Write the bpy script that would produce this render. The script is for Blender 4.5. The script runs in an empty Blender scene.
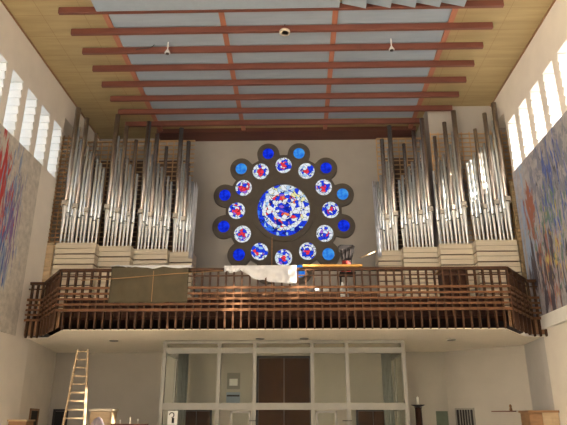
import bpy, bmesh, math, random
from mathutils import Vector, Matrix, noise
random.seed(7)
C = bpy.context.scene.collection
scn = bpy.context.scene
CX = -0.45                      # axis of the nave
XL, XR = -8.4, 7.4              # side walls
H = 12.88                       # ceiling height
YB = 22.0                       # rose wall
SOF = 3.97                      # underside of the gallery
FLO = 4.75                      # gallery floor
ORD = ['first','second','third','fourth','fifth','sixth','seventh','eighth','ninth','tenth','eleventh','twelfth','thirteenth','fourteenth']

# ------------------------------------------------------------------ materials
def newmat(name):
    m = bpy.data.materials.new(name); m.use_nodes = True
    nt = m.node_tree
    return m, nt, nt.nodes['Principled BSDF']
def N(nt, t, **kw):
    n = nt.nodes.new(t)
    for k, v in kw.items():
        if k in n.inputs: n.inputs[k].default_value = v
        else: setattr(n, k, v)
    return n
def ramp(nt, fac, stops, interp='LINEAR'):
    r = nt.nodes.new('ShaderNodeValToRGB'); r.color_ramp.interpolation = interp
    e = r.color_ramp.elements
    while len(e) > 1: e.remove(e[-1])
    e[0].position = stops[0][0]; e[0].color = (*stops[0][1], 1)
    for p, c in stops[1:]:
        x = e.new(p); x.color = (*c, 1)
    nt.links.new(fac, r.inputs[0]); return r.outputs[0]
def mixc(nt, fac, a, b):
    m = nt.nodes.new('ShaderNodeMix'); m.data_type = 'RGBA'
    for s, v in ((m.inputs[0], fac), (m.inputs[6], a), (m.inputs[7], b)):
        if isinstance(v, bpy.types.NodeSocket): nt.links.new(v, s)
        elif isinstance(v, tuple): s.default_value = (*v, 1)
        else: s.default_value = v
    return m.outputs[2]
def math_(nt, op, a, b=None, clamp=False):
    m = nt.nodes.new('ShaderNodeMath'); m.operation = op; m.use_clamp = clamp
    for s, v in ((m.inputs[0], a), (m.inputs[1], b)):
        if v is None: continue
        if isinstance(v, bpy.types.NodeSocket): nt.links.new(v, s)
        else: s.default_value = v
    return m.outputs[0]
def coords(nt, scale=(1,1,1), loc=(0,0,0), obj=True):
    t = nt.nodes.new('ShaderNodeTexCoord'); mp = nt.nodes.new('ShaderNodeMapping')
    mp.inputs['Scale'].default_value = scale; mp.inputs['Location'].default_value = loc
    nt.links.new(t.outputs['Object'], mp.inputs['Vector']); return mp.outputs[0]
def tex(nt, kind, vec, **kw):
    n = N(nt, kind, **kw); nt.links.new(vec, n.inputs['Vector']); return n
def mat(name, col, rough=.6, metal=0, var=.12, scale=(3,3,3), bump=0, spec=.5):
    m, nt, b = newmat(name)
    n = tex(nt, 'ShaderNodeTexNoise', coords(nt, scale), Scale=1.5, Detail=6.0)
    c = ramp(nt, n.outputs['Fac'], [(.25, tuple(x*(1-var) for x in col)), (.75, tuple(min(1, x*(1+var)) for x in col))])
    nt.links.new(c, b.inputs['Base Color'])
    b.inputs['Roughness'].default_value = rough; b.inputs['Metallic'].default_value = metal
    b.inputs['Specular IOR Level'].default_value = spec
    if bump:
        bp = N(nt, 'ShaderNodeBump', Strength=bump, Distance=.02); nt.links.new(n.outputs['Fac'], bp.inputs['Height']); nt.links.new(bp.outputs[0], b.inputs['Normal'])
    return m
M = {}
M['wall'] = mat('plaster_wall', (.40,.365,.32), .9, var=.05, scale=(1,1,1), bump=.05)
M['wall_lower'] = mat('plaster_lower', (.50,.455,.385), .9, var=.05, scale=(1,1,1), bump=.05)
M['wall_shaded'] = mat('plaster_shaded', (.52,.50,.48), .9, var=.05, scale=(1,1,1), bump=.05)  # side wall plaster greyed: shade under the gallery put into its colour
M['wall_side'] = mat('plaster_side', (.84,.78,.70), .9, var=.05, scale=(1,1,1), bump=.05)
M['jamb'] = mat('jamb_plaster', (.80,.78,.74), .9, var=.04)
M['soffit'] = mat('soffit_plaster', (.90,.83,.71), .9, var=.03)
M['floor'] = mat('stone_floor', (.64,.60,.53), .5, var=.15)
M['beam'] = mat('red_beam', (.17,.055,.036), .6, var=.16, scale=(.6,4,4))
M['joist'] = mat('sunlit_joist', (.42,.17,.105), .55, var=.16, scale=(4,.6,4))  # lighter than the cross beams: sunlight on the joists put into the colour
M['beam_dark'] = mat('dark_red_board', (.12,.04,.028), .6, var=.16, scale=(.6,4,4))
M['panel_grey'] = mat('grey_panel', (.33,.39,.47), .7, var=.07, scale=(.6,4,1))
M['panel_pale'] = mat('pale_panel', (.30,.35,.41), .6, var=.05)
M['dark_wood'] = mat('dark_rail_wood', (.07,.031,.014), .6, var=.3, scale=(2,2,9), spec=.25)
M['fascia'] = mat('red_fascia_wood', (.045,.016,.008), .7, var=.25, scale=(1,2,6), spec=.25)
M['gold_wood'] = mat('golden_lath', (.50,.31,.15), .6, var=.2, scale=(5,5,5))
M['pale_wood'] = mat('pale_board', (.66,.57,.43), .55, var=.08, scale=(.8,3,14))
M['pine'] = mat('ladder_pine', (.52,.38,.23), .6, var=.12, scale=(3,3,8))
M['brown_wood'] = mat('brown_wood', (.30,.16,.075), .5, var=.2, scale=(2,2,8))
M['shade_box'] = mat('swell_box_wood', (.12,.07,.045), .7, var=.25, scale=(3,3,3))
M['tin'] = mat('polished_tin', (.88,.94,1.0), .15, metal=.7, var=.10, scale=(6,6,1.2))
M['zinc'] = mat('dull_zinc', (.47,.41,.37), .26, metal=.85, var=.12, scale=(6,6,1.2))
M['foot'] = mat('foot_metal', (.86,.86,.85), .33, metal=.7, var=.12, scale=(6,6,3))
M['ear'] = mat('ear_metal', (.62,.57,.50), .5, metal=.4, var=.1)
M['plate'] = mat('rose_plate', (.105,.088,.070), .8, var=.12, scale=(2,2,2), bump=.08)
M['steel'] = mat('grey_painted_frame', (.29,.275,.235), .5, var=.05)
M['door'] = mat('bronze_door', (.10,.045,.02), .75, spec=.1, var=.25, scale=(3,1,1))
M['dark'] = mat('dark_void', (.025,.022,.02), .8)
M['white'] = mat('white_paint', (.78,.78,.76), .6, var=.03)
M['cloth'] = mat('white_sheet', (.62,.62,.64), .85, var=.06, scale=(5,5,5))
M['tarp'] = mat('olive_tarp', (.07,.055,.028), .8, var=.2, scale=(2,2,2), bump=.1)
M['rope'] = mat('orange_rope', (.33,.19,.08), .8)
M['red'] = mat('red_cloth', (.30,.025,.02), .8)
M['black'] = mat('black_plastic', (.022,.019,.019), .8, spec=.1)
M['yellow'] = mat('yellow_level', (.75,.42,.10), .5, var=.3, scale=(1.2,1,1))
M['green'] = mat('green_board', (.16,.19,.13), .8)
M['iron'] = mat('black_iron', (.04,.03,.028), .5)
M['curtain_grey'] = mat('curtain_grey', (.42,.42,.37), .8)
M['bench_wood'] = mat('bench_wood', (.15,.07,.03), .6, var=.25, scale=(2,2,8))
M['plank'] = mat('old_plank', (.27,.19,.10), .7, var=.3, scale=(3,3,12))
M['film'] = mat('milky_film', (.58,.59,.64), .35, var=.12, scale=(12,12,3))
M['rail_wood'] = mat('rail_wood', (.15,.068,.03), .6, var=.3, scale=(3,2,2), spec=.25)
M['wax'] = mat('wax', (.85,.82,.74), .5, var=.03)
M['paper'] = mat('paper', (.80,.79,.74), .8, var=.02)
M['lavender'] = mat('greyish_purple_cloth', (.34,.29,.32), .9)

# ochre plywood ceiling with thin seams
m, nt, b = newmat('ochre_ceiling')
v = coords(nt)
n = tex(nt, 'ShaderNodeTexNoise', coords(nt, (.5,5,1)), Scale=1.2, Detail=8.0)
c = ramp(nt, n.outputs['Fac'], [(.25,(.36,.27,.135)), (.75,(.47,.365,.19))])
br = tex(nt, 'ShaderNodeTexBrick', coords(nt, (1,1,1)), Scale=1.0, **{'Mortar Size':.006, 'Brick Width':1.25, 'Row Height':1.0})
br.offset = 0
nt.links.new(c, br.inputs['Color1']); nt.links.new(c, br.inputs['Color2']); br.inputs['Mortar'].default_value = (.29,.185,.08,1)
nt.links.new(br.outputs['Color'], b.inputs['Base Color']); b.inputs['Roughness'].default_value = .75
M['ochre'] = m

# side window pane : frosted glass lit by the sky outside, lets part of the sun through
def pane_mat(name, col, s):
    m, nt, b = newmat(name)
    e = N(nt, 'ShaderNodeEmission', Color=(*col,1), Strength=s)
    t = N(nt, 'ShaderNodeBsdfTransparent')
    mx = N(nt, 'ShaderNodeMixShader', Fac=.7)
    nt.links.new(e.outputs[0], mx.inputs[1]); nt.links.new(t.outputs[0], mx.inputs[2])
    nt.links.new(mx.outputs[0], nt.nodes['Material Output'].inputs[0]); return m
M['pane_l'] = pane_mat('sky_lit_pane_cool', (.80,.90,1.0), 2.6)
M['pane_r'] = pane_mat('sky_lit_pane_warm', (.93,.96,1.0), 2.2)

# clear glazing
m, nt, b = newmat('clear_glazing')
t = N(nt, 'ShaderNodeBsdfTransparent', Color=(.95,.96,.93,1)); g = N(nt, 'ShaderNodeBsdfGlossy', Roughness=.03)
mx = N(nt, 'ShaderNodeMixShader', Fac=.004)
nt.links.new(t.outputs[0], mx.inputs[1]); nt.links.new(g.outputs[0], mx.inputs[2])
nt.links.new(mx.outputs[0], nt.nodes['Material Output'].inputs[0]); M['glass'] = m

# stained glass roundels (object coordinates: centre of the roundel = origin, x/z plane)
def stained(name, R, kind):
    m, nt, b = newmat(name)
    tc = nt.nodes.new('ShaderNodeTexCoord'); oi = nt.nodes.new('ShaderNodeObjectInfo')
    add = N(nt, 'ShaderNodeVectorMath', operation='ADD'); mul = N(nt, 'ShaderNodeVectorMath', operation='SCALE')
    mul.inputs['Scale'].default_value = 3.1
    nt.links.new(oi.outputs['Location'], mul.inputs[0])
    nt.links.new(tc.outputs['Object'], add.inputs[0]); nt.links.new(mul.outputs[0], add.inputs[1])
    sx = N(nt, 'ShaderNodeSeparateXYZ'); nt.links.new(tc.outputs['Object'], sx.inputs[0])
    r = math_(nt, 'SQRT', math_(nt, 'ADD', math_(nt, 'POWER', sx.outputs[0], 2.), math_(nt, 'POWER', sx.outputs[2], 2.)))
    r = math_(nt, 'DIVIDE', r, R)
    nz = tex(nt, 'ShaderNodeTexNoise', add.outputs[0], Scale=2.2/R if kind == 'small' else 3.0, Detail=3.0)
    warp = N(nt, 'ShaderNodeVectorMath', operation='SCALE'); warp.inputs['Scale'].default_value = .35*R if kind == 'small' else .35
    nt.links.new(nz.outputs['Color'], warp.inputs[0])
    a2 = N(nt, 'ShaderNodeVectorMath', operation='ADD'); nt.links.new(add.outputs[0], a2.inputs[0]); nt.links.new(warp.outputs[0], a2.inputs[1])
    vo = tex(nt, 'ShaderNodeTexVoronoi', a2.outputs[0], Scale=(2.5/R if kind == 'small' else 6.5), Randomness=1.0)
    sp = N(nt, 'ShaderNodeSeparateColor'); nt.links.new(vo.outputs['Color'], sp.inputs[0]); rnd = sp.outputs[0]; rnd2 = sp.outputs[1]
    W, B, DB, RE, LB, YE, PU = (.92,.96,1.), (.02,.06,.85), (.01,.02,.35), (.95,.05,.08), (.35,.6,1.), (.95,.92,.45), (.35,.15,.75)
    if kind == 'small':
        centre = ramp(nt, rnd, [(0,RE),(.62,B),(.78,W),(.9,RE)], 'CONSTANT')
        midr = ramp(nt, rnd, [(0,B),(.34,W),(.52,PU),(.62,B),(.78,LB),(.9,RE)], 'CONSTANT')
        rim = ramp(nt, rnd2, [(0,W),(.62,(.75,.88,.95)),(.78,B),(.86,W)], 'CONSTANT')
        rr = math_(nt, 'ADD', r, math_(nt, 'MULTIPLY', math_(nt, 'SUBTRACT', rnd2, .5), .35))
        c1 = mixc(nt, math_(nt, 'GREATER_THAN', rr, .40), centre, midr)
        col = mixc(nt, math_(nt, 'GREATER_THAN', rr, .74), c1, rim)
    else:
        inner = ramp(nt, rnd, [(0,B),(.34,W),(.52,RE),(.62,PU),(.74,DB),(.82,W),(.93,(1,.25,.1))], 'CONSTANT')
        ring = ramp(nt, rnd, [(0,W),(.70,B),(.78,LB),(.88,YE),(.94,W)], 'CONSTANT')
        outB = ramp(nt, rnd2, [(0,B),(.55,(.05,.2,.95)),(.75,LB),(.88,DB)], 'CONSTANT')
        outW = ramp(nt, rnd2, [(0,W),(.35,B),(.5,W),(.72,(.5,.7,.95)),(.85,YE)], 'CONSTANT')
        jit = math_(nt, 'MULTIPLY', math_(nt, 'SUBTRACT', rnd2, .5), .10)
        rr = math_(nt, 'ADD', r, jit)
        low = math_(nt, 'ADD', math_(nt, 'LESS_THAN', sx.outputs[2], -.45), math_(nt, 'LESS_THAN', sx.outputs[0], -.72), True)
        outer = mixc(nt, low, outW, outB)
        c1 = mixc(nt, math_(nt, 'GREATER_THAN', rr, .66), inner, ring)
        col = mixc(nt, math_(nt, 'GREATER_THAN', rr, .80), c1, outer)
        w2 = math_(nt, 'LESS_THAN', math_(nt, 'ABSOLUTE', math_(nt, 'SUBTRACT', rr, .34)), .05)
        col = mixc(nt, w2, col, W)
    # lead lines
    ve = tex(nt, 'ShaderNodeTexVoronoi', a2.outputs[0], Scale=(2.5/R if kind == 'small' else 6.5)); ve.feature = 'DISTANCE_TO_EDGE'
    lead = math_(nt, 'LESS_THAN', ve.outputs['Distance'], .035)
    col = mixc(nt, lead, col, (.01,.01,.03))
    e = N(nt, 'ShaderNodeEmission', Strength=.52); nt.links.new(col, e.inputs['Color'])
    nt.links.new(e.outputs[0], nt.nodes['Material Output'].inputs[0]); return m
M['rose_big'] = stained('stained_centre', 1.05, 'big')
M['rose_small'] = stained('stained_roundel', .33, 'small')
def blue_glass(name, c1, c2, s):
    m, nt, b = newmat(name)
    n = tex(nt, 'ShaderNodeTexNoise', coords(nt, (1,1,1)), Scale=6.0, Detail=3.0)
    c = ramp(nt, n.outputs['Fac'], [(.3,c1),(.7,c2)])
    e = N(nt, 'ShaderNodeEmission', Strength=s); nt.links.new(c, e.inputs['Color'])
    nt.links.new(e.outputs[0], nt.nodes['Material Output'].inputs[0]); return m
M['blue_deep'] = blue_glass('deep_blue_glass', (.004,.006,.22), (.008,.04,.80), .75)
M['blue_light'] = blue_glass('light_blue_glass', (.01,.13,.75), (.09,.46,1.), .5)

# murals : stone ground with painted strokes
def mural_mat(name, ground, layers, base_dark=None):
    m, nt, b = newmat(name)
    tc = nt.nodes.new('ShaderNodeTexCoord'); sx = N(nt, 'ShaderNodeSeparateXYZ'); nt.links.new(tc.outputs['Object'], sx.inputs[0])
    g = tex(nt, 'ShaderNodeTexNoise', coords(nt, (2,2,2)), Scale=2.5, Detail=10.0, Roughness=.7)
    col = ramp(nt, g.outputs['Fac'], [(.3, tuple(x*.72 for x in ground)), (.7, tuple(x*1.2 for x in ground))])
    for i, (c, sc, thr, y0, z0, ry, rz, rot) in enumerate(layers):
        t2 = nt.nodes.new('ShaderNodeTexCoord'); mp = nt.nodes.new('ShaderNodeMapping'); nt.links.new(t2.outputs['Object'], mp.inputs[0])
        mp.inputs['Location'].default_value = (i*3.7, i*5.3, i*2.1); mp.inputs['Scale'].default_value = sc; mp.inputs['Rotation'].default_value = (rot,0,0)
        n = tex(nt, 'ShaderNodeTexNoise', mp.outputs[0], Scale=1.0, Detail=5.0, Roughness=.62, Distortion=.6)
        dy = math_(nt, 'DIVIDE', math_(nt, 'SUBTRACT', sx.outputs[1], y0), ry); dz = math_(nt, 'DIVIDE', math_(nt, 'SUBTRACT', sx.outputs[2], z0), rz)
        d = math_(nt, 'ADD', math_(nt, 'POWER', math_(nt, 'ABSOLUTE', dy), 2.), math_(nt, 'POWER', math_(nt, 'ABSOLUTE', dz), 2.))
        k = math_(nt, 'SUBTRACT', n.outputs['Fac'], math_(nt, 'MULTIPLY', d, .16))
        f = math_(nt, 'MULTIPLY', math_(nt, 'SUBTRACT', k, thr), 14., True)
        col = mixc(nt, f, col, c)
    nt.links.new(col, b.inputs['Base Color']); b.inputs['Roughness'].default_value = .85; return m
RRD = (.30,.11,.075)
RED, BLU, LBL, DRK, GRY, OCH, PUR, GRN = (.50,.05,.045), (.07,.11,.36), (.28,.36,.52), (.07,.06,.08), (.20,.21,.26), (.50,.38,.12), (.22,.14,.33), (.12,.20,.17)
M['mural_l'] = mural_mat('mural_left', (.62,.57,.50), [
    (LBL,(1,6,.8),.45,15.4,6.6,1.1,3.2,.1), (GRY,(1,8,1.3),.49,15.2,8.0,1.4,1.6,.3), (BLU,(1,9,.8),.485,15.6,6.4,.9,2.8,-.1),
    (PUR,(1,8,.8),.48,15.9,7.0,.6,1.8,0), (RED,(1,7,.9),.40,14.8,7.7,.8,1.7,.15), (DRK,(1,7,1.2),.53,14.9,5.6,1.2,2.0,.15), (RED,(1,9,2),.56,15.4,6.8,1.0,2.2,-.4)])
M['mural_r'] = mural_mat('mural_right', (.36,.34,.36), [
    (LBL,(1,2.2,.8),.42,17.9,7.4,1.0,2.4,0), (GRY,(1,3.2,1.6),.42,15.6,8.3,2.0,1.5,.4), (BLU,(1,8,1.2),.49,15.6,7.6,2.2,2.6,-.2),
    (RRD,(1,2.4,.9),.38,17.3,7.6,.5,1.2,.1), (RRD,(1,4.,.7),.42,16.6,6.0,.9,1.6,.1), (GRN,(1,6,2),.50,16.0,6.7,2.0,2.2,-.3),
    (DRK,(1,5,1.1),.46,16.6,5.4,2.0,1.8,.2), (OCH,(1,7,1.6),.53,16.2,6.3,1.6,2.2,-.3), (LBL,(1,9,1.2),.57,15.6,6.5,2.5,3.,.5), (DRK,(1,9,2.5),.57,15.4,8.3,2.0,2.0,.4)])

# ------------------------------------------------------------------ mesh helpers
class MB:
    def __init__(s): s.bm = bmesh.new()
    def box(s, x0, y0, z0, x1, y1, z1):
        vs = [s.bm.verts.new(p) for p in ((x0,y0,z0),(x1,y0,z0),(x1,y1,z0),(x0,y1,z0),(x0,y0,z1),(x1,y0,z1),(x1,y1,z1),(x0,y1,z1))]
        for f in ((0,3,2,1),(4,5,6,7),(0,1,5,4),(1,2,6,5),(2,3,7,6),(3,0,4,7)): s.bm.faces.new([vs[i] for i in f])
        return s
    def bar(s, a, b, w, h):         # rectangular bar from a to b; w sideways, h upward
        a, b = Vector(a), Vector(b); d = (b-a).normalized()
        up = Vector((0,0,1)) if abs(d.z) < .95 else Vector((0,1,0))
        r = d.cross(up).normalized()*w/2; u = r.cross(d).normalized()*h/2
        vs = [s.bm.verts.new(p+q) for p in (a,b) for q in (-r-u, r-u, r+u, -r+u)]
        for f in ((0,1,2,3),(7,6,5,4),(0,4,5,1),(1,5,6,2),(2,6,7,3),(3,7,4,0)): s.bm.faces.new([vs[i] for i in f])
        return s
    def prism(s, pts, z0, z1):      # polygon in x,y extruded in z
        lo = [s.bm.verts.new((x,y,z0)) for x,y in pts]; hi = [s.bm.verts.new((x,y,z1)) for x,y in pts]
        s.bm.faces.new(lo[::-1]); s.bm.faces.new(hi); n = len(pts)
        for i in range(n): s.bm.faces.new((lo[i], lo[(i+1)%n], hi[(i+1)%n], hi[i]))
        return s
    def lathe(s, prof, n=14, at=(0,0,0), axis='z', sz=1.0, smooth=True):   # prof [(r, h)...]
        rings = []
        for r, h in prof:
            ring = []
            for i in range(n):
                a = 2*math.pi*i/n
                if axis == 'z': p = (at[0]+r*math.cos(a), at[1]+r*math.sin(a), at[2]+h)
                else: p = (at[0]+r*math.cos(a), at[1]+h, at[2]+r*math.sin(a)*sz)
                ring.append(s.bm.verts.new(p))
            rings.append(ring)
        for k in range(len(rings)-1):
            for i in range(n):
                f = s.bm.faces.new((rings[k][i], rings[k][(i+1)%n], rings[k+1][(i+1)%n], rings[k+1][i])); f.smooth = smooth
        if prof[0][0] > 1e-5: s.bm.faces.new(rings[0][::-1])
        if prof[-1][0] > 1e-5: s.bm.faces.new(rings[-1])
        return s
    def tube(s, pts, r, n=6):
        pts = [Vector(p) for p in pts]; rings = []
        for i, p in enumerate(pts):
            d = (pts[min(i+1, len(pts)-1)] - pts[max(i-1, 0)]).normalized()
            up = Vector((0,0,1)) if abs(d.z) < .9 else Vector((0,1,0)); u = d.cross(up).normalized(); w = u.cross(d)
            rings.append([s.bm.verts.new(p + r*(u*math.cos(2*math.pi*k/n) + w*math.sin(2*math.pi*k/n))) for k in range(n)])
        for k in range(len(rings)-1):
            for i in range(n): s.bm.faces.new((rings[k][i], rings[k][(i+1)%n], rings[k+1][(i+1)%n], rings[k+1][i])).smooth = True
        s.bm.faces.new(rings[0][::-1]); s.bm.faces.new(rings[-1]); return s
    def build(s, name, m, parent=None, bevel=0, origin=None):
        if bevel: bmesh.ops.bevel(s.bm, geom=s.bm.edges[:], offset=bevel, segments=1, affect='EDGES')
        if origin is not None:
            bmesh.ops.translate(s.bm, verts=s.bm.verts[:], vec=-Vector(origin))
        bmesh.ops.recalc_face_normals(s.bm, faces=s.bm.faces[:])
        me = bpy.data.meshes.new(name); s.bm.to_mesh(me); s.bm.free()
        me.materials.append(M[m] if isinstance(m, str) else m)
        o = bpy.data.objects.new(name, me); C.objects.link(o)
        if origin is not None: o.location = origin
        if parent is not None: o.parent = parent
        return o
def tag(o, label=None, cat=None, group=None, kind=None):
    if label: o['label'] = label
    if cat: o['category'] = cat
    if group: o['group'] = group
    if kind: o['kind'] = kind
    return o
def empty(name, loc, label, cat, group=None, kind=None):
    o = bpy.data.objects.new(name, None); C.objects.link(o); o.location = loc; o.empty_display_size = .2
    return tag(o, label, cat, group, kind)
def struct(o): o['kind'] = 'structure'; return o

# ------------------------------------------------------------------ shell
Y0 = -4.0
struct(MB().box(-12,Y0,-.3, 11,24,0).build('floor', 'floor'))
struct(MB().box(XL-.9,Y0,H, XR+.9,YB+.4,H+.3).build('ceiling', 'ochre'))
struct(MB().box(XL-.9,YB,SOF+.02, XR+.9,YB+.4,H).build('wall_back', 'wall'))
# lower back wall and chamfer under the gallery
struct(MB().box(-9.6,YB,0, 5.35,YB+.4,SOF).build('wall_back_lower', 'wall_lower'))
struct(MB().prism([(5.35,YB),(7.56,19.98),(7.95,20.3),(5.6,YB+.4)],0,SOF).build('wall_corner', 'wall_lower'))
# window geometry
WZ0, WZ1, WP, WW = 9.50, 11.42, 1.03, .72
lw = [14.73 + (k-1)*WP for k in range(-9, 4)]          # near edges of the openings, left
lw = [15.58 + k*WP for k in range(-11, 3)]
rw = [14.50 + k*WP for k in range(-10, 4)]
def side_wall(name, x, out, openings, yend, zt):
    b = MB(); t = out*.55
    x0, x1 = min(x, x+t), max(x, x+t)
    yr = 18.45                                      # recess beside the organ, below a lintel
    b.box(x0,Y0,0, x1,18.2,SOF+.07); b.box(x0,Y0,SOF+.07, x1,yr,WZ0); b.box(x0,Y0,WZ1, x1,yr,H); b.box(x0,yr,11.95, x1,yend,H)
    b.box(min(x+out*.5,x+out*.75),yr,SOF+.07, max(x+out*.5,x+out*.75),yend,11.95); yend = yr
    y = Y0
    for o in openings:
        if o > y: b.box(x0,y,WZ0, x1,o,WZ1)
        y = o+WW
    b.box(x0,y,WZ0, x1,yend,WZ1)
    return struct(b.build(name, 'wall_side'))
side_wall('wall_left', XL, -1, lw, 22.0, H)
side_wall('wall_right', XR, 1, rw, 22.0, H)
struct(MB().prism([(XL,18.2),(-9.06,YB),(-9.5,YB),(XL-.55,18.2)],0,SOF).build('wall_left_lower', 'wall_side'))
struct(MB().prism([(XR-.004,17.9),(XR+.5,18.2),(7.95,20.3),(7.56,19.98),(XR-.004,18.2)],0,SOF).build('wall_right_lower', 'wall_shaded'))
# projecting block in the right-hand corner up at the ceiling
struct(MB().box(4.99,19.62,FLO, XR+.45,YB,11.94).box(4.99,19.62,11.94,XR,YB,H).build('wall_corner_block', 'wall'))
nwin = 1
def corrug(b, a0, a1, yy, z0, z1):     # ribbed reveal : horizontal saw-tooth ribs on the jamb
    n = 7; pr = []
    for k in range(n):
        za, zb = z0+(z1-z0)*k/n, z0+(z1-z0)*(k+1)/n
        pr += [(yy-.012, za), (yy-.085, za+(zb-za)*.72)]
    pr += [(yy-.012, z1), (yy, z1), (yy, z0)]
    l = [b.bm.verts.new((a0,p[0],p[1])) for p in pr]; q = [b.bm.verts.new((a1,p[0],p[1])) for p in pr]; m = len(pr)
    b.bm.faces.new(l); b.bm.faces.new(q[::-1])
    for i in range(m): b.bm.faces.new((l[i], q[i], q[(i+1)%m], l[(i+1)%m]))
def side_window(x, out, y, cool):
    global nwin
    nwin += 1
    xg = x+out*.55
    o = bpy.data.objects.new('window_%d' % nwin, None); C.objects.link(o); o.location = (x+out*.3, y, WZ0); struct(o)
    def loc(b, n, m):
        q = b.build(n, m, o, origin=(x+out*.3, y, WZ0)); q.location = (0,0,0); return q
    loc(MB().box(min(xg,xg+out*.04),y-.02,WZ0-.02, max(xg,xg+out*.04),y+WW+.02,WZ1+.02), 'pane', 'pane_l' if cool else 'pane_r')
    b = MB()
    for k in range(6):
        z = WZ0+.16+k*.31
        b.bar((x+out*.49,y,z), (x+out*.49,y+WW,z), .10, .035)
    loc(b, 'stripe_blades', 'white')  # unseen blades added to throw stripes of light on the jamb
    b = MB()                                                        # plastered reveal lining the opening
    a0, a1 = min(x+out*.005, x+out*.54), max(x+out*.005, x+out*.54)
    b.box(a0,y,WZ0, a1,y+.012,WZ1); corrug(b, a0, a1, y+WW, WZ0, WZ1); b.box(a0,y,WZ1-.012, a1,y+WW,WZ1); b.box(a0,y,WZ0, a1,y+WW,WZ0+.012)
    loc(b, 'reveal', 'jamb')
for y in lw[:]: side_window(XL, -1, y, True)
for y in rw[:]: side_window(XR, 1, y, False)

# ------------------------------------------------------------------ ceiling beams and panels
for k in range(8):
    y = 13.56 + k*.968
    z0, z1 = 12.56, 12.76
    last = k
    o = MB().box(-6.33,-.055,0, 6.33,.055,z1-z0).build('ceiling_beam', 'beam', bevel=.008)
    o.location = (CX-.02, y, z0)
    tag(o, ('frontmost' if k == 0 else 'rearmost' if k == 7 else ORD[k]) + ' red-brown cross beam under the ochre ceiling' + (', counted from the front' if 0 < k < 7 else ', above the pale panels' if k == 0 else ', close to the rose window wall'), 'beam', 'red cross beams under the ceiling')
for k, (x, nm) in enumerate(((-5.58,'outermost left'), (-2.17,'inner left'), (1.16,'inner right'), (4.62,'outermost right'))):
    o = MB().box(-.08,0,0, .08,8.2,.118).build('ceiling_joist', 'joist')
    o.location = (x, 13.3, 12.762)
    tag(o, nm + ' of the four long red joists running towards the rose window', 'beam', 'long red joists of the ceiling')
tag(MB().box(-5.75,21.15,12.70, 4.85,21.97,12.87).build('edge_board', 'beam_dark'), 'wide dark red board between the ceiling grid and rose window wall', 'board')
xs = [-5.52,-2.23,-2.11,1.10,1.22,4.56]
for i in range(3):
    for k in range(7):
        y = 13.62 + k*.968
        x0, x1 = xs[2*i], xs[2*i+1]
        b = MB(); v = [(x0,y,12.845),(x1,y,12.845),(x1,y+.86,12.79),(x0,y+.86,12.79)]
        lo = [b.bm.verts.new(p) for p in v]; hi = [b.bm.verts.new((p[0],p[1],12.875)) for p in v]
        b.bm.faces.new(lo); b.bm.faces.new(hi[::-1])
        for q in range(4): b.bm.faces.new((lo[q],hi[q],hi[(q+1)%4],lo[(q+1)%4]))
        o = b.build('acoustic_panel', 'panel_grey', origin=((x0+x1)/2, y, 12.79))
        tag(o, 'blue-grey acoustic panel in the %s ceiling column, %s' % (('left','middle','right')[i], ('frontmost of its row' if k == 0 else 'rearmost of its row' if k == 6 else ORD[k]+' behind the pale front panels')), 'panel', 'grey panels between the ceiling beams')
tag(MB().box(-5.62,10.5,12.44, 1.22,13.34,12.52).build('ceiling_panel', 'panel_pale', bevel=.01), 'large pale blue-grey panel hanging in front of the first beam', 'panel')
for k in range(5):
    x = 1.30 + k*.68
    b = MB(); pts = [(x,10.6),(x+.66,10.6),(x+.66,13.34),(x,13.34)]
    vs = [b.bm.verts.new(p) for p in ((x,10.6,12.58),(x+.66,10.6,12.40),(x+.66,13.34,12.40),(x,13.34,12.58),(x,10.6,12.62),(x+.66,10.6,12.60),(x+.66,13.34,12.60),(x,13.34,12.62))]
    for f in ((0,3,2,1),(4,5,6,7),(0,1,5,4),(1,2,6,5),(2,3,7,6),(3,0,4,7)): b.bm.faces.new([vs[i] for i in f])
    tag(b.build('ceiling_baffle', 'panel_pale', origin=(x+.33,12,12.5)), ('leftmost' if k == 0 else 'rightmost' if k == 4 else ORD[k]) + ' of the tilted pale baffles at top right of the ceiling', 'baffle', 'tilted baffles beside the pale panel')
# ceiling lamps
o = empty('ceiling_lamp', (-.33,14.5,12.5), 'round ring lamp hanging in the middle between two red beams', 'lamp')
b = MB().lathe([(.10,0),(.16,0),(.16,.06),(.10,.06),(.10,0)], 20).build('ring', 'pale_wood', o)
MB().lathe([(.001,.02),(.095,.02),(.095,.05),(.001,.05)], 16).build('lens', 'dark', o)
MB().lathe([(.02,.06),(.02,.36)], 8).build('stem', 'iron', o)
for x, nm in ((-4.0,'left'), (2.95,'right')):
    o = empty('spotlight', (x,15.2,12.3), 'small white spotlight clamped on a red beam in the %s half of the ceiling' % nm, 'lamp', 'clamped ceiling spotlights')
    MB().lathe([(.085,.04),(.09,.05),(.035,.16),(.001,.17)], 14).build('lamp_shade', 'white', o)
    MB().lathe([(.001,.01),(.06,.01),(.06,.03),(.001,.03)], 10).build('bulb', 'iron', o)
    MB().box(-.015,-.015,.17,.015,.015,.45).build('bracket', 'white', o)
o = MB().tube([(-5.0,15.2,12.50),(-4.6,15.18,12.53),(-4.45,15.1,12.52),(-4.45,15.25,12.7)], .012).build('lamp_cable', 'iron')
tag(o, 'thin dark cable crossing a grey ceiling panel left of the spotlight', 'cable')

# ------------------------------------------------------------------ rose window (window_1)
RC = Vector((-.55, YB, 9.52)); SZ = 1.05
rose = bpy.data.objects.new('window_1', None); C.objects.link(rose); rose.location = RC
rose['kind'] = 'structure'; rose['label'] = 'round stained glass rose window with scalloped dark surround and blue roundels'; rose['category'] = 'stained glass window'
def place(o, p): o.location = p; return o
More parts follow.
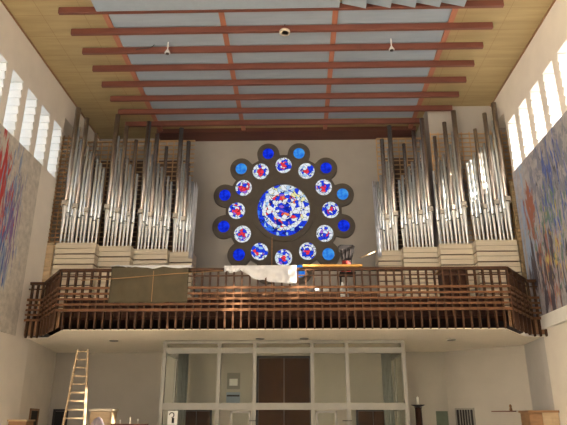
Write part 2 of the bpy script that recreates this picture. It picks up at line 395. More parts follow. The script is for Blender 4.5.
# scalloped plate : union outline computed in polar form
def outline(n=480, grow=0.):
    pts = []
    for i in range(n):
        a = 2*math.pi*i/n; R = 2.33+grow
        for k in range(12):
            th = math.radians(15+30*k); d = 2.47; rr = .46+grow
            c = math.cos(a-th); s_ = math.sin(a-th)
            if c > 0 and (d*s_)**2 < rr*rr: R = max(R, d*c+math.sqrt(rr*rr-(d*s_)**2))
        pts.append((R*math.cos(a), R*math.sin(a)*SZ))
    return pts
def plate(b, pts, y0, y1):
    f = [b.bm.verts.new((x,y0,z)) for x,z in pts]; g = [b.bm.verts.new((x,y1,z)) for x,z in pts]; n = len(pts)
    cf = b.bm.verts.new((0,y0,0)); cg = b.bm.verts.new((0,y1,0))
    for i in range(n):
        b.bm.faces.new((f[i], f[(i+1)%n], g[(i+1)%n], g[i])); b.bm.faces.new((cf, f[(i+1)%n], f[i])); b.bm.faces.new((cg, g[i], g[(i+1)%n]))
b = MB(); plate(b, outline(), -.14, 0)
b.build('surround', 'plate', rose)
def ring(b, r0, r1, y0, y1, n=40):
    b.lathe([(r0,y1),(r0,y0),(r1,y0),(r1,y1),(r0,y1)], n, axis='y', sz=SZ, smooth=False); return b
def disc(b, r, y0, y1, n=40):
    b.lathe([(.001,y0),(r,y0),(r,y1),(.001,y1)], n, axis='y', sz=SZ, smooth=False); return b
ring(MB(), 1.06, 1.26, -.24, -.14, 64).build('centre_ring', 'plate', rose)
disc(MB(), 1.05, -.17, -.15, 64).build('centre_glass', 'rose_big', rose)
for k in range(12):
    a = math.radians(30*k); x, z = 1.88*math.cos(a), 1.88*SZ*math.sin(a)
    p = place(ring(MB(), .335, .375, -.165, -.14).build('roundel_rim', 'plate', rose), (x,0,z))
    g = disc(MB(), .335, -.155, -.142).build('roundel_glass', 'rose_small', p)
    a += math.radians(15); x, z = 2.47*math.cos(a), 2.47*SZ*math.sin(a)
    p = place(ring(MB(), .235, .31, -.175, -.14).build('lobe_rim', 'plate', rose), (x,0,z))
    g = disc(MB(), .235, -.155, -.142).build('blue_glass', 'blue_light' if k in (0,2,4,9,10) else 'blue_deep', p)

# ------------------------------------------------------------------ murals
def mural(name, x0, x1, y0, y1, z0, z1, m, lab):
    o = MB().box(x0,y0,z0,x1,y1,z1).build(name, m); tag(o, lab, 'mural'); return o
mural('mural', XL, XL+.04, 9.0, 17.15, 3.95, WZ0-.02, 'mural_l', 'tall painted mural with red and blue strokes on the left wall')
mural('mural', XR-.10, XR, 9.0, 18.25, 4.55, WZ0-.02, 'mural_r', 'dark painted mural in blue, rust and ochre on the right wall')

# ------------------------------------------------------------------ gallery
def offs(pts, d): return pts
yf = 16.28
slab = [(XL,17.95),(-7.75,17.95),(-6.62,yf),(5.72,yf),(6.85,17.95),(XR,17.95),(XR,18.2),(7.56,19.98),(5.35,YB),(-9.06,YB),(XL,18.2)]
struct(MB().prism(slab, SOF, SOF+.025).build('ceiling_gallery', 'soffit'))
slab2 = [(XL,18.2),(-7.6,18.2),(-6.5,yf+.3),(5.6,yf+.3),(6.7,18.2),(XR,18.2),(XR,YB),(XL,YB)]
struct(MB().prism(slab2, SOF+.34, FLO).build('floor_gallery', 'fascia'))
bal = empty('balustrade', (CX,16,3.94), 'long dark wooden lattice balustrade in front of the organ gallery', 'balustrade')
def bpart(b, n, m):
    o = b.build(n, m, bal, origin=(CX,16,3.94)); o.location = (0,0,0); return o
PL, PR = -6.75, 5.85
path = [(XL+.03,17.65),(-7.9,17.65),(PL,16),(PR,16),(7.0,17.65),(XR-.03,17.65)]
for z, h, m in ((5.62,.085,'dark_wood'),(5.43,.035,'dark_wood'),(5.09,.07,'rail_wood'),(4.93,.06,'rail_wood'),(4.78,.06,'rail_wood'),(4.63,.06,'rail_wood'),(4.47,.075,'rail_wood')):
    b = MB()
    for i in range(len(path)-1):
        a, c = path[i], path[i+1]; 
        dy = -.075 if z < 5.2 else -.055 if z < 5.6 else 0
        b.bar((a[0],a[1]+dy,z),(c[0],c[1]+dy,z), .10 if z > 5.6 else .035, h)
    bpart(b, 'rail', m)
def post_mesh():
    b = MB(); w = .021
    prof = [(-.06,.0+.05),(-.035,0),(.03,.0),(.055,.08),(.055,1.66),(-.055,1.66),(-.075,.9)]
    l = [b.bm.verts.new((-w,y,z)) for y,z in prof]; r = [b.bm.verts.new((w,y,z)) for y,z in prof]; n = len(prof)
    b.bm.faces.new(l); b.bm.faces.new(r[::-1])
    for i in range(n): b.bm.faces.new((l[i], r[i], r[(i+1)%n], l[(i+1)%n]))
    return b
p0 = None
def add_post(x, y, rz=0):
    global p0
    if p0 is None: p0 = post_mesh().build('post', 'dark_wood', bal); o = p0
    else: o = p0.copy(); C.objects.link(o); o.parent = bal
    o.location = (x-CX, y-16, 0); o.rotation_euler = (0,0,rz)
npost = 56
for i in range(npost+1): add_post(PL + (PR-PL)*i/npost, 15.985)
for s, (ax, bx) in ((-1,(-6.75,-7.9)), (1,(5.85,7.0))):
    for k in range(1, 5):
        t = k/5; add_post(ax+(bx-ax)*t, 16+1.65*t, s*.96)
    for k in range(3): add_post(bx + s*(.04+.17*k), 17.64)
for (a, c) in (((-6.70,16.12),(-7.82,17.72)), ((5.80,16.12),(6.92,17.72))):
    bpart(MB().bar((a[0],a[1],4.27),(c[0],c[1],4.27), .05, .50), 'end_board', 'brown_wood')
for (a, c) in (((-7.86,17.74),(XL+.02,17.74)), ((6.96,17.74),(XR-.02,17.74))):
    bpart(MB().bar((a[0],a[1],4.27),(c[0],c[1],4.27), .05, .50), 'end_board', 'brown_wood')
bpart(MB().box(-6.6,16.20,4.33, 5.7,16.25,4.86), 'apron_board', 'fascia')
tag(MB().box(-2.9,16.62,FLO, 2.3,16.75,5.06).build('kneeler_board', 'bench_wood', bevel=.01), 'low brown wooden bench board behind the middle of the balustrade', 'bench')

# tarp, cloths, rope, plank over the rail
def cloth(name, x0, x1, z0, z1, y, m, lab, nx=40, nz=16, amp=.03, rag=.05, seed=0, over=.12, th=.01, tri=0.):
    b = MB(); g = []
    for i in range(nx+1):
        u = i/nx; col = []
        zb = z0 + (.0 if tri == 0 else .36*max(0., 1-u/.34)) + rag*(noise.noise((u*6+seed,1.3,seed))) + tri*u
        ox = rag*.3*noise.noise((seed,u*9,3))
        for j in range(nz+1):
            v = j/nz; z = z1 + (zb-z1)*v
            yy = y + amp*noise.noise((u*7+seed, v*1.5, 2.))*min(1, v*3) - .012
            col.append(b.bm.verts.new((x0+(x1-x0)*u+ox*v, yy, z)))
        # over the top of the rail
        top = [b.bm.verts.new((x0+(x1-x0)*u, y+.06, z1+.012+.02*noise.noise((u*14,seed,0)))), b.bm.verts.new((x0+(x1-x0)*u, y+.19, z1-.0)), b.bm.verts.new((x0+(x1-x0)*u, y+.22, z1-over))]
        g.append(top[::-1]+col)
    for i in range(nx):
        for j in range(len(g[0])-1): b.bm.faces.new((g[i][j], g[i][j+1], g[i+1][j+1], g[i+1][j])).smooth = True
    o = b.build(name, m); md = o.modifiers.new('thick', 'SOLIDIFY'); md.thickness = th; md.offset = 0
    return tag(o, *lab)
t = cloth('tarp', -5.27, -3.07, 4.66, 5.69, 15.87, 'tarp', ('olive brown tarp hung over the left part of the lattice balustrade', 'tarp'), amp=.05, rag=.03, seed=2)
t2 = MB().bar((-4.05,15.80,5.55),(-4.05,15.80,4.68), .012, .012).build('seam', 'rope', t)
tag(MB().tube([(-6.1,15.84,5.30),(-5.3,15.80,5.32),(-4.3,15.79,5.39),(-3.4,15.80,5.47),(-2.9,15.84,5.50),(-2.1,15.86,5.56)], .012).build('rope', 'rope'), 'thin orange rope stretched across the olive tarp', 'rope')
cloth('fringe_cloth', -5.3, -3.0, 5.655, 5.715, 15.845, 'cloth', ('narrow crumpled white cloth along the top of the olive tarp', 'cloth'), amp=.05, rag=.10, seed=5, nx=70, nz=6)
cloth('sheet', -1.62, -.04, 5.27, 5.70, 15.87, 'cloth', ('crumpled white sheet hanging over the rail below the rose window', 'cloth'), amp=.16, rag=.09, seed=9, nx=60, tri=-.06)
cloth('rag', -2.07, -1.56, 5.52, 5.70, 15.87, 'cloth', ('small white rag on the rail between tarp and sheet', 'cloth'), amp=.06, rag=.12, seed=12, nx=24, nz=6)
tag(MB().box(.14,15.90,5.672, 1.82,16.0,5.735).build('plank', 'yellow', bevel=.005), 'yellow-orange plank lying on the rail right of the white sheet', 'plank')
for x, nm, h in ((-.14,'light blue bucket behind the rail beside the white sheet',.0),):
    pass

tag(MB().bar((-1.0,21.7,FLO),(-1.0,21.72,8.35), .04, .04).build('pole', 'brown_wood'), 'thin brown upright pole standing before the lower part of the rose window', 'pole')
for k, x in enumerate((.52,.80)):
    b = MB().lathe([(.001,0),(.10,.0),(.12,.06),(.08,.13),(.001,.15)], 12)
    for v in b.bm.verts: v.co += Vector((noise.noise(v.co*14), 0, noise.noise(v.co*11))) * .03
    o = b.build('cloth_bundle', 'white'); o.location = (x,16.69,5.075)
    tag(o, ('left' if k == 0 else 'right') + ' one of two small white bundles on the brown bench board', 'bundle', 'white bundles behind the lattice')
# chair with red jacket on the gallery
ch = empty('folding_chair', (1.50,17.2,FLO), 'black chair with dark slatted back behind the rail right of the rose', 'chair')
def cp(b, n, m): return b.build(n, m, ch)
b = MB()
vs = [(-.16,.0,1.46),(.16,.0,1.46),(.26,.0,1.88),(.20,.0,1.93),(-.20,.0,1.93),(-.26,.0,1.88)]
f = [b.bm.verts.new((x,-.02,z)) for x,_,z in vs]; g = [b.bm.verts.new((x,.03,z)) for x,_,z in vs]
b.bm.faces.new(f); b.bm.faces.new(g[::-1])
for i in range(6): b.bm.faces.new((f[i], g[i], g[(i+1)%6], f[(i+1)%6]))
cp(b, 'backrest', 'black')
for x in (-.09,0,.09): cp(MB().bar((x,-.035,1.5),(x*1.5,-.035,1.80), .025, .02), 'back_slat', 'iron')
cp(MB().box(-.24,-.22,.98,.24,.24,1.04), 'seat', 'black')
for x in (-.21,.21):
    for y in (-.19,.2): cp(MB().bar((x,y,0),(x,y,1.0), .035, .035), 'leg', 'black')
cp(MB().bar((-.14,.02,1.0),(-.14,.02,1.5), .03, .03), 'back_post', 'black'); cp(MB().bar((.14,.02,1.0),(.14,.02,1.5), .03, .03), 'back_post', 'black')
b = MB().lathe([(.001,0),(.15,.0),(.17,.10),(.15,.26),(.10,.34),(.001,.36)], 14)
for v in b.bm.verts: v.co += Vector((noise.noise(v.co*9), noise.noise(v.co*9+Vector((5,0,0))), noise.noise(v.co*7))) * .05
o = b.build('jacket', 'red'); o.location = (1.46,17.14,FLO+1.045); tag(o, 'red jacket bundled on the seat of the black chair', 'jacket')
for k, x in enumerate((1.28,1.40)):
    o = MB().lathe([(.05,0),(.06,.04),(.06,.42),(.035,.52),(.03,.60),(.001,.61)], 12).build('white_bottle', 'white'); o.location = (x,16.5,FLO)
    tag(o, ('left' if k == 0 else 'right') + ' one of two white bottles behind the lattice under the chair', 'bottle', 'white bottles on the gallery floor')
tag(MB().bar((2.16,19.4,6.87),(2.86,19.9,7.275), .04, .04).build('batten', 'pine'), 'thin pale wooden batten leaning against the right organ chests', 'batten')

# ------------------------------------------------------------------ organs
def lobed(n): return n
SIDES = {-1: 'left', 1: 'right'}
BANK = ['outermost', 'second', 'third', 'innermost']
MODS = [(7.72,6.36,18.6), (6.36,5.27,19.0), (5.27,4.10,19.4), (4.10,3.28,19.8)]   # |x-CX| outer, inner, front y
CH = 7.24; YE = 19.6
def pipe(x, y, z0, zm, zt, r, body, lab, grp, ears, mi):
    """a flue pipe: conical foot, mouth with ears, cylindrical body with open top"""
    o = empty('organ_pipe', (x,y,z0), lab, 'organ pipe', grp)
    h = zm-z0; t = zt-z0
    MB().lathe([(r*.22,0),(r*.30,.03),(r*.98,h-.02),(r*.98,h)], 12).build('foot', 'foot', o)
    MB().lathe([(r*.86,h),(r*.86,h+.03),(r,h+.04),(r,t),(r*.84,t),(r*.84,t-.25),(.001,t-.25)], 14).build('body', body, o)
    if ears:
        w = r*1.05
        b = MB().box(-w,-r*1.35,h-.05, -w+.012,-r*.3,h+.17).box(w-.012,-r*1.35,h-.05, w,-r*.3,h+.17).box(-w,-r*1.35,h+.02, w,-r*1.2,h+.17)
        b.build('ears', 'ear', o)
    else:
        MB().box(-r*.6,-r*1.02,h-.0, r*.6,-r*.80,h+.045).build('mouth', 'dark', o)
    return o
for s in (-1, 1):
    sd = SIDES[s]
    for mi, (uo, ui, y0) in enumerate(MODS):
        YE = 19.51 if mi < 2 else 20.6
        w = uo-ui; bk = BANK[mi]
        X = lambda u: CX + s*(uo-u)               # u measured inwards from the outer edge
        # wind chest
        xa, xb = sorted((X(0), X(w)))
        c = empty('wind_chest', ((xa+xb)/2, y0, FLO), '%s cream boarded wind chest of the %s organ' % (bk, sd), 'organ chest', 'cream organ chests')
        q = MB().box(xa+.03,y0+.06,FLO, xb-.03,YE,CH-.05).build('core', 'shade_box', c, origin=((xa+xb)/2, y0, FLO)); q.location = (0,0,0)
        q = MB().box(xa,y0+.0,CH-.05, xb,YE,CH).build('top', 'pale_wood', c, origin=((xa+xb)/2, y0, FLO)); q.location = (0,0,0)
        z = CH-.055; k = 0
        while z > FLO+.05:
            hh = .165 if k % 2 else .13
            zl = max(FLO, z-hh)
            q = MB().box(xa,y0,zl, xb,y0+.05,z).box(xa,y0+.05,zl,xa+.03,YE,z).box(xb-.03,y0+.05,zl,xb,YE,z).build('board', 'pale_wood', c, origin=((xa+xb)/2, y0, FLO)); q.location = (0,0,0)
            z = zl - (.018 if k % 2 == 0 else .045); k += 1
        # front row
        nf = max(7, round(w/.133)); r0 = w/nf
        zt_big = 12.46 - .08*mi
        for i in range(nf):
            u = r0*(i+.5)
            fr = i/(nf-1)
            big = i in (0, 3, 6) and not (mi == 3 and i == 6)
            if big:
                zt = {0: zt_big, 3: zt_big-.42-.05*mi, 6: zt_big-1.05}[i]; zm = {0: 8.62, 3: 8.50, 6: 8.36}[i]-.03*mi; rr = {0:.092,3:.08,6:.066}[i]
                lab = '%s tall dull grey pipe of the %s bank in the %s organ' % ({0:'tallest',3:'second tallest',6:'third tallest'}[i], bk, sd)
                pipe(X(u if i else .10), y0+.105, CH, zm, zt, rr, 'zinc', lab, 'tall grey organ pipes', True, mi)
            else:
                zt = 11.55 - 1.45*fr - .12*mi + random.uniform(-.05,.05) + (.35 if i == 1 else 0); zm = 8.28 - .25*fr + (.10 if i % 2 else 0) - .04*mi
                lab = 'bright tin front pipe, %s from outer edge, %s bank, %s organ' % (ORD[i], bk, sd)
                pipe(X(u), y0+.175, CH, zm, zt, .054, 'tin', lab, 'bright front pipes of the %s organ' % sd, False, mi)
        nb = nf-1
        for i in range(nb):
            u = r0*(i+1); fr = i/max(1, nb-1)
            zt = 10.75 - 1.25*fr - .1*mi + random.uniform(-.06,.06); zm = 8.62-.2*fr - .03*mi
            lab = 'tin pipe in the second row, %s from outer edge, %s bank, %s organ' % (ORD[i], bk, sd)
            pipe(X(u), y0+.315, CH, zm, zt, .058, 'tin' if i % 3 else 'zinc', lab, 'second row pipes of the %s organ' % sd, i % 2 == 0, mi)
        for i in range(nb):
            u = r0*(i+.6); fr = i/max(1, nb-1)
            zt = 10.95 - 1.2*fr - .1*mi + random.uniform(-.1,.1)
            lab = 'darkened pipe in the third row, %s from outer edge, %s bank, %s organ' % (ORD[i], bk, sd)
            pipe(X(u+.03), y0+.45, CH, 8.9, zt, .058, 'zinc', lab, 'third row pipes of the %s organ' % sd, False, mi)  # duller metal puts the shade between the front pipes into the colour
    # swell box behind the pipes and its lath trellis
    xa, xb = (XL+.02, CX-3.60) if s < 0 else (CX+3.60, 4.97)
    tag(MB().box(xa if s < 0 else xa+.25,20.95,FLO, xb-(.25 if s < 0 else 0),21.3,11.35).build('swell_box', 'shade_box'), 'dark wooden swell box standing behind the pipes of the %s organ' % sd, 'organ case', 'swell boxes')
    tr = empty('lath_trellis', ((xa+xb)/2,20.6,FLO), 'golden lath trellis rising behind the %s organ pipes' % sd, 'trellis', 'lath trellises')
    org = ((xa+xb)/2,20.6,FLO)
    b = MB(); x = xa
    while x < xb+.01: b.box(x-.018,20.74,FLO,x+.018,20.78,12.10); x += .29
    if s > 0:
        x = 5.0
        while x < 7.36: b.box(x-.018,19.56,FLO,x+.018,19.60,11.75); x += .29
    q = b.build('upright_laths', 'gold_wood', tr, origin=org); q.location = (0,0,0)
    b = MB(); z = CH+.1
    while z < 11.9: b.box(xa,20.70,z-.018,xb,20.735,z+.018); z += .19
    b.box(xa,20.68,12.06,xb,20.76,12.11)
    if s > 0:
        z = CH+.1
        while z < 11.7: b.box(4.99,19.525,z-.018,7.36,19.558,z+.018); z += .18
    q = b.build('cross_laths', 'gold_wood', tr, origin=org); q.location = (0,0,0)
    # narrow trellis in front beside the outer wall
    xo = XL-.47 if s < 0 else XR+.47
    xi = xo - s*.95
    tr = empty('side_trellis', ((xo+xi)/2,18.9,CH), 'narrow brown rung trellis between the %s organ and the side wall' % sd, 'trellis', 'side trellises')
    org = ((xo+xi)/2,18.9,CH); b = MB()
    for f in (0,.2,.4,.6,.8,1): b.box(xo+(xi-xo)*f-.02,19.18,CH+.003,xo+(xi-xo)*f+.02,19.22,11.6)
    q = b.build('upright_laths', 'gold_wood', tr, origin=org); q.location = (0,0,0)
    b = MB(); z = CH+.05
    while z < 11.6: b.box(min(xo,xi),19.14,z-.022,max(xo,xi),19.18,z+.022); z += .155
    q = b.build('cross_laths', 'gold_wood', tr, origin=org); q.location = (0,0,0)
    b = MB(); z = FLO; x0, x1 = (XL-.3, -8.19) if s < 0 else (7.29, XR+.3)
    top = 7.2 if s < 0 else 9.3
    yb_ = 18.47
    while z < top: b.box(x0,yb_,z,x1,yb_+.12,min(top,z+.135)); z += .15
    tag(b.build('plank_pillar', 'plank' if s > 0 else 'pine'), 'narrow pillar of stacked brown planks between %s organ chests and side wall' % sd, 'pillar', 'plank pillars')
# milky protective film hanging at the inner end of each organ
for s in (-1, 1):
    b = MB(); n = 14; x0 = CX+s*3.34
    for i in range(n+1):
        x = x0 + (i/n-.5)*.15; y = 19.74+.03*math.sin(i*1.9)
        a0 = b.bm.verts.new((x,y,7.0+.05*math.sin(i*2.3))); a1 = b.bm.verts.new((x-s*.05,y+.02,9.75+.15*math.sin(i*.9)))
        if i: b.bm.faces.new((l0,a0,a1,l1)).smooth = True
        l0, l1 = a0, a1
    o = b.build('protective_film', 'film', origin=(x0,19.74,7.0)); md = o.modifiers.new('t','SOLIDIFY'); md.thickness = .008
    tag(o, 'milky protective film hanging at the inner end of the %s organ' % SIDES[s], 'film', 'protective films')
# console cabinet
o = empty('organ_console', (4.75,17.6,FLO), 'dark red-brown organ cabinet behind the right part of the balustrade', 'organ console')
MB().box(-.36,-.3,0,.36,.3,1.17).build('body', 'fascia', o, bevel=.01)
MB().box(-.42,-.34,1.17,.42,.34,1.23).build('top', 'gold_wood', o)
for x in (-.18,.18): MB().box(x-.15,-.325,.1,x+.15,-.3,1.08).build('door', 'fascia', o)

# ------------------------------------------------------------------ glazed vestibule below the gallery
vb = empty('glass_vestibule', (CX,18.5,0), 'grey framed glass vestibule standing under the gallery before bronze doors', 'vestibule')
def vp(b, n, m):
    o = b.build(n, m, vb, origin=(CX,18.5,0)); o.location = (0,0,0); return o
VX = [-4.19,-2.47,-1.36,.42,1.50,3.25]
for x in VX: vp(MB().box(x-.055,18.46,0,x+.055,18.60,3.94), 'mullion', 'steel')
for x in (VX[0],VX[-1]):
    for y in (20.3,21.9): vp(MB().box(x-.04,y-.05,0,x+.04,y+.05,3.94), 'rear_mullion', 'steel')
    vp(MB().box(x-.04,18.6,3.56,x+.04,21.95,3.72).box(x-.04,18.6,1.90,x+.04,21.95,2.08), 'side_rail', 'steel')
    vp(MB().box(x-.006,18.6,.1,x+.006,21.9,3.9), 'side_glass', 'glass')
b = MB().box(VX[0],18.49,3.56,VX[-1],18.575,3.74).box(VX[0],18.45,3.86,VX[-1],18.60,3.955)
vp(b, 'head_rail', 'steel')
vp(MB().box(VX[0],18.48,1.89,VX[-1],18.58,2.09), 'transom', 'steel')
for i in range(5): vp(MB().box(VX[i]+.055,18.515,2.09,VX[i+1]-.055,18.525,3.56), 'glass_pane', 'glass')
for i in (0,2,4): vp(MB().box(VX[i]+.055,18.515,.05,VX[i+1]-.055,18.525,1.89), 'glass_pane', 'glass')
for (x0, x1) in ((-2.08,-1.45),(.50,1.15)):
    q = vp(MB().box(x0,18.47,0,x0+.07,18.53,1.86).box(x1-.07,18.47,0,x1,18.53,1.86).box(x0,18.47,1.80,x1,18.53,1.87), 'door_frame', 'steel')
    g = MB().box(x0+.07,18.495,.05,x1-.07,18.505,1.80).build('door_glass', 'glass', q, origin=(CX,18.5,0)); g.location = (0,0,0)
for x in (-1.5,1.3):
    vp(MB().bar((x,18.42,1.58),(x+.28,18.42,1.58), .03, .03), 'push_bar', 'iron')
# bronze doors at the back wall
nd = 0
def door(x0, x1, z1, y, leaves, m='door'):
    global nd
    nd += 1
    d = bpy.data.objects.new('door_%d' % nd, None); C.objects.link(d); d.location = ((x0+x1)/2,y,0); struct(d)
    hw = (x1-x0)/2
    MB().box(-hw-.07,-.06,0,-hw,.0,z1+.07).box(hw,-.06,0,hw+.07,.0,z1+.07).box(-hw,-.06,z1,hw,.0,z1+.07).build('door_frame', 'iron', d)
    w = 2*hw/leaves
    for k in range(leaves):
        a = -hw+k*w
        q = MB().box(a+.008,-.04,0,a+w-.008,0,z1-.008).build('door_leaf', m, d)
        for zz in range(int(z1//.9)+1):
            if zz*.9+.8 < z1: MB().box(a+.07,-.052,zz*.9+.10,a+w-.07,-.04,zz*.9+.80).build('door_panel', m, q)
        MB().bar((a+(w-.1 if k == 0 else .1),-.09,1.0),(a+(w-.1 if k == 0 else .1),-.09,1.35), .025, .025).build('door_handle', 'steel', q)
    return d
door(-1.47,.40,3.76,YB-.001,2)
door(-4.17,-3.2,1.9,YB-.001,2)
door(2.11,3.18,1.9,YB-.001,2)
door(-8.82,-8.42,1.9,YB-.001,1,'dark')  # leaf painted dark for the shade inside an open doorway
# doorway in the splayed left wall, its shade painted as a dark leaf
nd += 1
d = bpy.data.objects.new('door_%d' % nd, None); C.objects.link(d); d.location = (-8.69,19.87,0); d.rotation_euler = (0,0,math.radians(90+9.9)); struct(d)
MB().box(-.45,-.02,0,.45,.06,1.88).build('door_leaf', 'dark', d)
MB().box(-.53,-.05,0,-.45,.06,1.95).box(.45,-.05,0,.53,.06,1.95).box(-.45,-.05,1.88,.45,.06,1.95).build('door_frame', 'brown_wood', d)
# notices seen through the vestibule
n1 = empty('notice_sheet', (-2.38,YB-.01,2.68), 'white notice in a thin frame seen through the vestibule glass', 'notice')
MB().box(-.24,-.02,-.02,.24,-.0,.55).build('backing', 'steel', n1)
MB().box(-.15,-.03,.10,.15,-.02,.34).build('sheet', 'paper', n1); 
n2 = empty('wall_notice', (-2.38,YB-.01,2.0), 'grey notice with dark heading bar below the white notice', 'notice')
MB().box(-.25,-.02,0,.25,0,.55).build('backing', 'panel_grey', n2)
MB().box(-.23,-.03,.40,.23,-.02,.46).build('heading', 'iron', n2)
s1 = empty('glass_sticker', (-3.82,18.50,1.46), 'black and white sign stuck on the left vestibule glass', 'sign')
MB().box(-.15,-.012,0,.15,0,.40).build('sheet', 'paper', s1)
b = MB().tube([(-.03+.07*math.cos(a), -.018, .28+.07*math.sin(a)) for a in [math.pi*k/8 for k in range(-4,9)]], .014).box(-.02,-.024,.05,.05,-.012,.20)
b.build('mark', 'black', s1)
# curtains hanging at both ends inside the vestibule
for x, nm in ((-3.95,'left'), (3.0,'right')):
    b = MB(); pts = []; n = 26
    for i in range(n+1):
        pts.append((x-.17+.34*i/n, 20.4+.06*math.sin(i*1.7)))
    lo = [b.bm.verts.new((p[0],p[1],.05)) for p in pts]; hi = [b.bm.verts.new((p[0],p[1],3.75)) for p in pts]
    for i in range(n): b.bm.faces.new((lo[i],lo[i+1],hi[i+1],hi[i])).smooth = True
    o = b.build('curtain', 'curtain_grey', origin=(x,20.4,0)); md = o.modifiers.new('t','SOLIDIFY'); md.thickness = .01
    tag(o, 'pale pleated curtain hanging inside the %s end of the vestibule' % nm, 'curtain', 'vestibule curtains')

# downlights in the soffit
for x, y, nm in ((-5.84,18.5,'left of the vestibule, above the ladder'), (-1.18,18.1,'just before the bronze doors, left one'), (.18,18.1,'just before the bronze doors, right one'), (4.78,18.5,'right of the vestibule, above the candle stand')):
    o = empty('downlight', (x,y,SOF-.03), 'small round downlight in the gallery underside ' + nm, 'lamp', 'downlights under the gallery')
    MB().lathe([(.08,0),(.13,0),(.14,.03),(.08,.03),(.08,0)], 18).build('rim', 'steel', o)
    MB().lathe([(.001,.01),(.08,.01),(.08,.03),(.001,.03)], 14).build('lens', 'dark', o)

# ------------------------------------------------------------------ ladder
la = empty('ladder', (-6.3,17.3,0), 'tall tapering pine ladder leaning up to the gallery underside', 'ladder')
def lx(s, z): return (-6.36 + s*(.30-.13*(z-1.47)/2.0)) + (.04*(z-2.4) if s < 0 else -.06*(z-1.4)*0)
A = {-1: (lambda z: -6.62+.10*(z-1.47)/2.01), 1: (lambda z: -6.02-.18*(z-1.47)/2.01)}
Yl = lambda z: 17.3 + .0*z
for s in (-1,1):
    o = MB().bar((A[s](0),17.05,0),(A[s](3.55),17.33,3.55), .05, .07).build('side_rail', 'pine', la, origin=(-6.3,17.3,0)); o.location = (0,0,0)
z = .25
while z < 3.5:
    y = 17.05+.28*z/3.55
    o = MB().bar((A[-1](z),y,z),(A[1](z),y,z), .03, .04).build('rung', 'pine', la, origin=(-6.3,17.3,0)); o.location = (0,0,0)
    z += .232

# ------------------------------------------------------------------ things along the bottom edge
o = empty('wooden_cabinet', (-5.74,17.9,0), 'pale wooden cabinet just right of the ladder', 'cabinet')
MB().box(-.30,-.3,0,.30,.3,1.84).build('body', 'pine', o, bevel=.01); MB().box(-.34,-.34,1.84,.34,.34,1.90).build('top', 'pale_wood', o)
MB().box(-.27,-.32,.1,-.01,-.3,1.7).build('door', 'pine', o); MB().box(.01,-.32,.1,.27,-.3,1.7).build('door', 'pine', o)
b = MB().lathe([(.42,0),(.40,.6),(.30,1.25),(.12,1.62),(.001,1.68)], 18)
for v in b.bm.verts: v.co += Vector((noise.noise(v.co*5), noise.noise(v.co*5+Vector((5,0,0))), 0)) * .05
o = b.build('draped_cover', 'lavender'); o.location = (-5.5,16.7,0); tag(o, 'greyish purple cover draped over a pointed stand before the cabinet', 'cover')
ck = empty('candle_rack', (-4.75,17.2,0), 'reddish wooden rack with small candles right of the ladder', 'rack')
MB().box(-.5,-.12,1.42,.5,.12,1.50).build('top', 'beam', ck)
MB().box(-.5,-.12,1.0,.5,-.08,1.42).build('front_board', 'beam', ck)
for x in (-.44,.44):
    for y in (-.08,.08): MB().bar((x,y,0),(x,y,1.42), .05, .05).build('leg', 'beam', ck)
for k, (x, h) in enumerate(((-.28,.10),(.0,.17),(.22,.12))):
    o = MB().lathe([(.02,0),(.02,h),(.006,h),(.005,h+.02),(.001,h+.02)], 10).build('candle', 'wax'); o.location = (-4.75+x,17.2,1.50)
    tag(o, ('left','middle','right')[k]+' candle standing on the reddish rack', 'candle', 'candles on the rack')
cs = empty('candle_stand', (3.88,20,0), 'dark wooden candle pillar beside the vestibule on its right', 'candle stand')
MB().lathe([(.20,0),(.20,.05),(.115,.09),(.105,1.95),(.13,1.99)], 4).build('pillar', 'fascia', cs)
MB().lathe([(.05,1.99),(.21,2.05),(.22,2.07),(.04,2.04)], 18).build('dish', 'iron', cs)
o = MB().lathe([(.04,0),(.04,.24),(.008,.245),(.005,.28),(.001,.28)], 12).build('altar_candle', 'wax'); o.location = (3.88,20,2.06); tag(o, 'thick white candle on the dark pillar', 'candle')
tag(MB().box(4.88,YB-.03,1.0,5.30,YB-.001,1.9).build('notice_board', 'green', bevel=.005), 'dull green board on the wall right of the candle pillar', 'board')
# barred window and shelf on the corner wall
ang = math.atan2(-(YB-19.98), 7.56-5.35)
def on_corner(t, z):        # t metres along the chamfer from its inner end
    return (5.35+math.cos(ang)*t, YB+math.sin(ang)*t, z)
w = bpy.data.objects.new('window_%d' % (nwin+1), None); C.objects.link(w); w.location = on_corner(.62,1.2); w.rotation_euler = (0,0,ang); struct(w)
MB().box(-.36,-.05,-.5,.36,-.005,-.44).box(-.36,-.05,.74,.36,-.005,.80).box(-.36,-.05,-.44,-.31,-.005,.74).box(.31,-.05,-.44,.36,-.005,.74).build('window_frame', 'steel', w)
MB().box(-.31,-.02,-.44,.31,-.005,.74).build('pane', 'dark', w)
b = MB()
for k in range(5): b.box(-.2+k*.10-.014,-.04,-.44,-.2+k*.10+.014,-.02,.74)
b.build('bars', 'steel', w)
o = MB().box(-.40,-.14,0,.40,-.005,.03).build('wall_shelf', 'beam'); o.location = on_corner(2.05,1.86); o.rotation_euler = (0,0,ang); tag(o, 'thin reddish shelf on the corner wall right of the barred window', 'shelf')
o = MB().lathe([(.04,0),(.05,.03),(.03,.10),(.045,.14),(.03,.19),(.001,.20)], 10).build('figurine', 'brown_wood'); p = on_corner(2.3,1.892); o.location = (p[0]-.05,p[1]-.05,p[2]); tag(o, 'tiny brown figurine on the reddish shelf', 'figurine')
cf = empty('wooden_booth', (6.98,18.0,0), 'brown and golden wooden booth against the right wall', 'cabinet')
MB().box(-.42,-.35,0,-.05,.35,1.80).build('body', 'brown_wood', cf, bevel=.01)
MB().box(-.05,-.38,0,.40,.35,1.80).build('side_cabinet', 'pine', cf, bevel=.01)
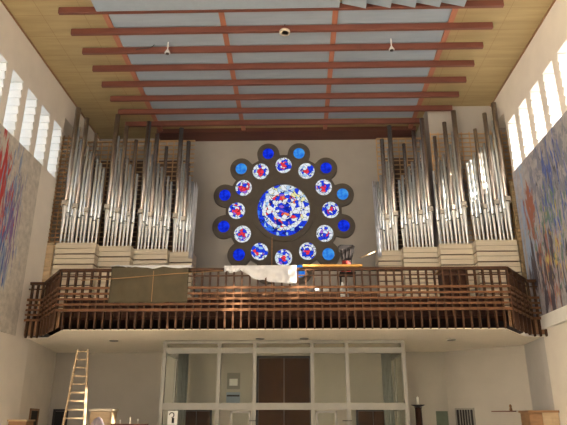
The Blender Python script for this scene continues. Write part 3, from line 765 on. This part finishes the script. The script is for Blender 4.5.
MB().box(-.46,-.42,1.80,.41,.38,1.86).build('top', 'brown_wood', cf)
MB().box(-.02,-.40,.1,.17,-.38,1.7).build('door', 'pine', cf); MB().box(.19,-.40,.1,.38,-.38,1.7).build('door', 'pine', cf)
o = empty('small_bookcase', (-8.05,17.75,0), 'low brown wooden case standing against the left wall', 'cabinet')
MB().box(-.3,-.25,0,.22,.25,1.56).build('body', 'brown_wood', o, bevel=.01); MB().box(-.33,-.28,1.56,.25,.28,1.61).build('top', 'pine', o)
# ledge below the right mural
struct(MB().box(XR-.14,9,4.15, XR,18.0,4.53).build('trim_1', 'jamb'))
struct(MB().box(XL,Y0,H-.05, XL+.03,YB,H).build('trim_2', 'brown_wood'))
struct(MB().box(XR-.03,Y0,H-.05, XR,19.6,H).build('trim_3', 'brown_wood'))

# ------------------------------------------------------------------ camera (from the vanishing points)
P = Vector((283.5,212.5)); VY = Vector((299.,420.)); VZ = Vector((284.,-1405.))
foc = math.sqrt(-(VY-P).dot(VZ-P))
def dv(v): return Vector((v.x-P.x, -(v.y-P.y), -foc)).normalized()
ey = dv(VY); ez = dv(VZ); ez = (ez-ey*ez.dot(ey)).normalized(); ex = ey.cross(ez)
cam = bpy.data.objects.new('camera', bpy.data.cameras.new('camera')); C.objects.link(cam)
cam.data.sensor_fit = 'HORIZONTAL'; cam.data.sensor_width = 36; cam.data.lens = 36*foc/567
cam.matrix_world = Matrix.Translation((0,0,1.6)) @ Matrix((ex,ey,ez)).to_4x4()
cam.data.clip_end = 200
scn.camera = cam

# ------------------------------------------------------------------ light
wd = bpy.data.worlds.new('sky'); scn.world = wd; wd.use_nodes = True
bg = wd.node_tree.nodes['Background']; bg.inputs[0].default_value = (.97,.98,1.0,1); bg.inputs[1].default_value = .75
sun = bpy.data.objects.new('sun', bpy.data.lights.new('sun', 'SUN')); C.objects.link(sun)
sun.data.energy = 40; sun.data.color = (1,.90,.76); sun.data.angle = math.radians(.6)
sun.rotation_euler = Vector((-1,.55,-.64)).to_track_quat('-Z','Y').to_euler()
vs_ = scn.view_settings
vs_.view_transform = 'Standard'; vs_.look = 'None'; vs_.gamma = 1.0; vs_.exposure = 0.75; vs_.use_curve_mapping = False
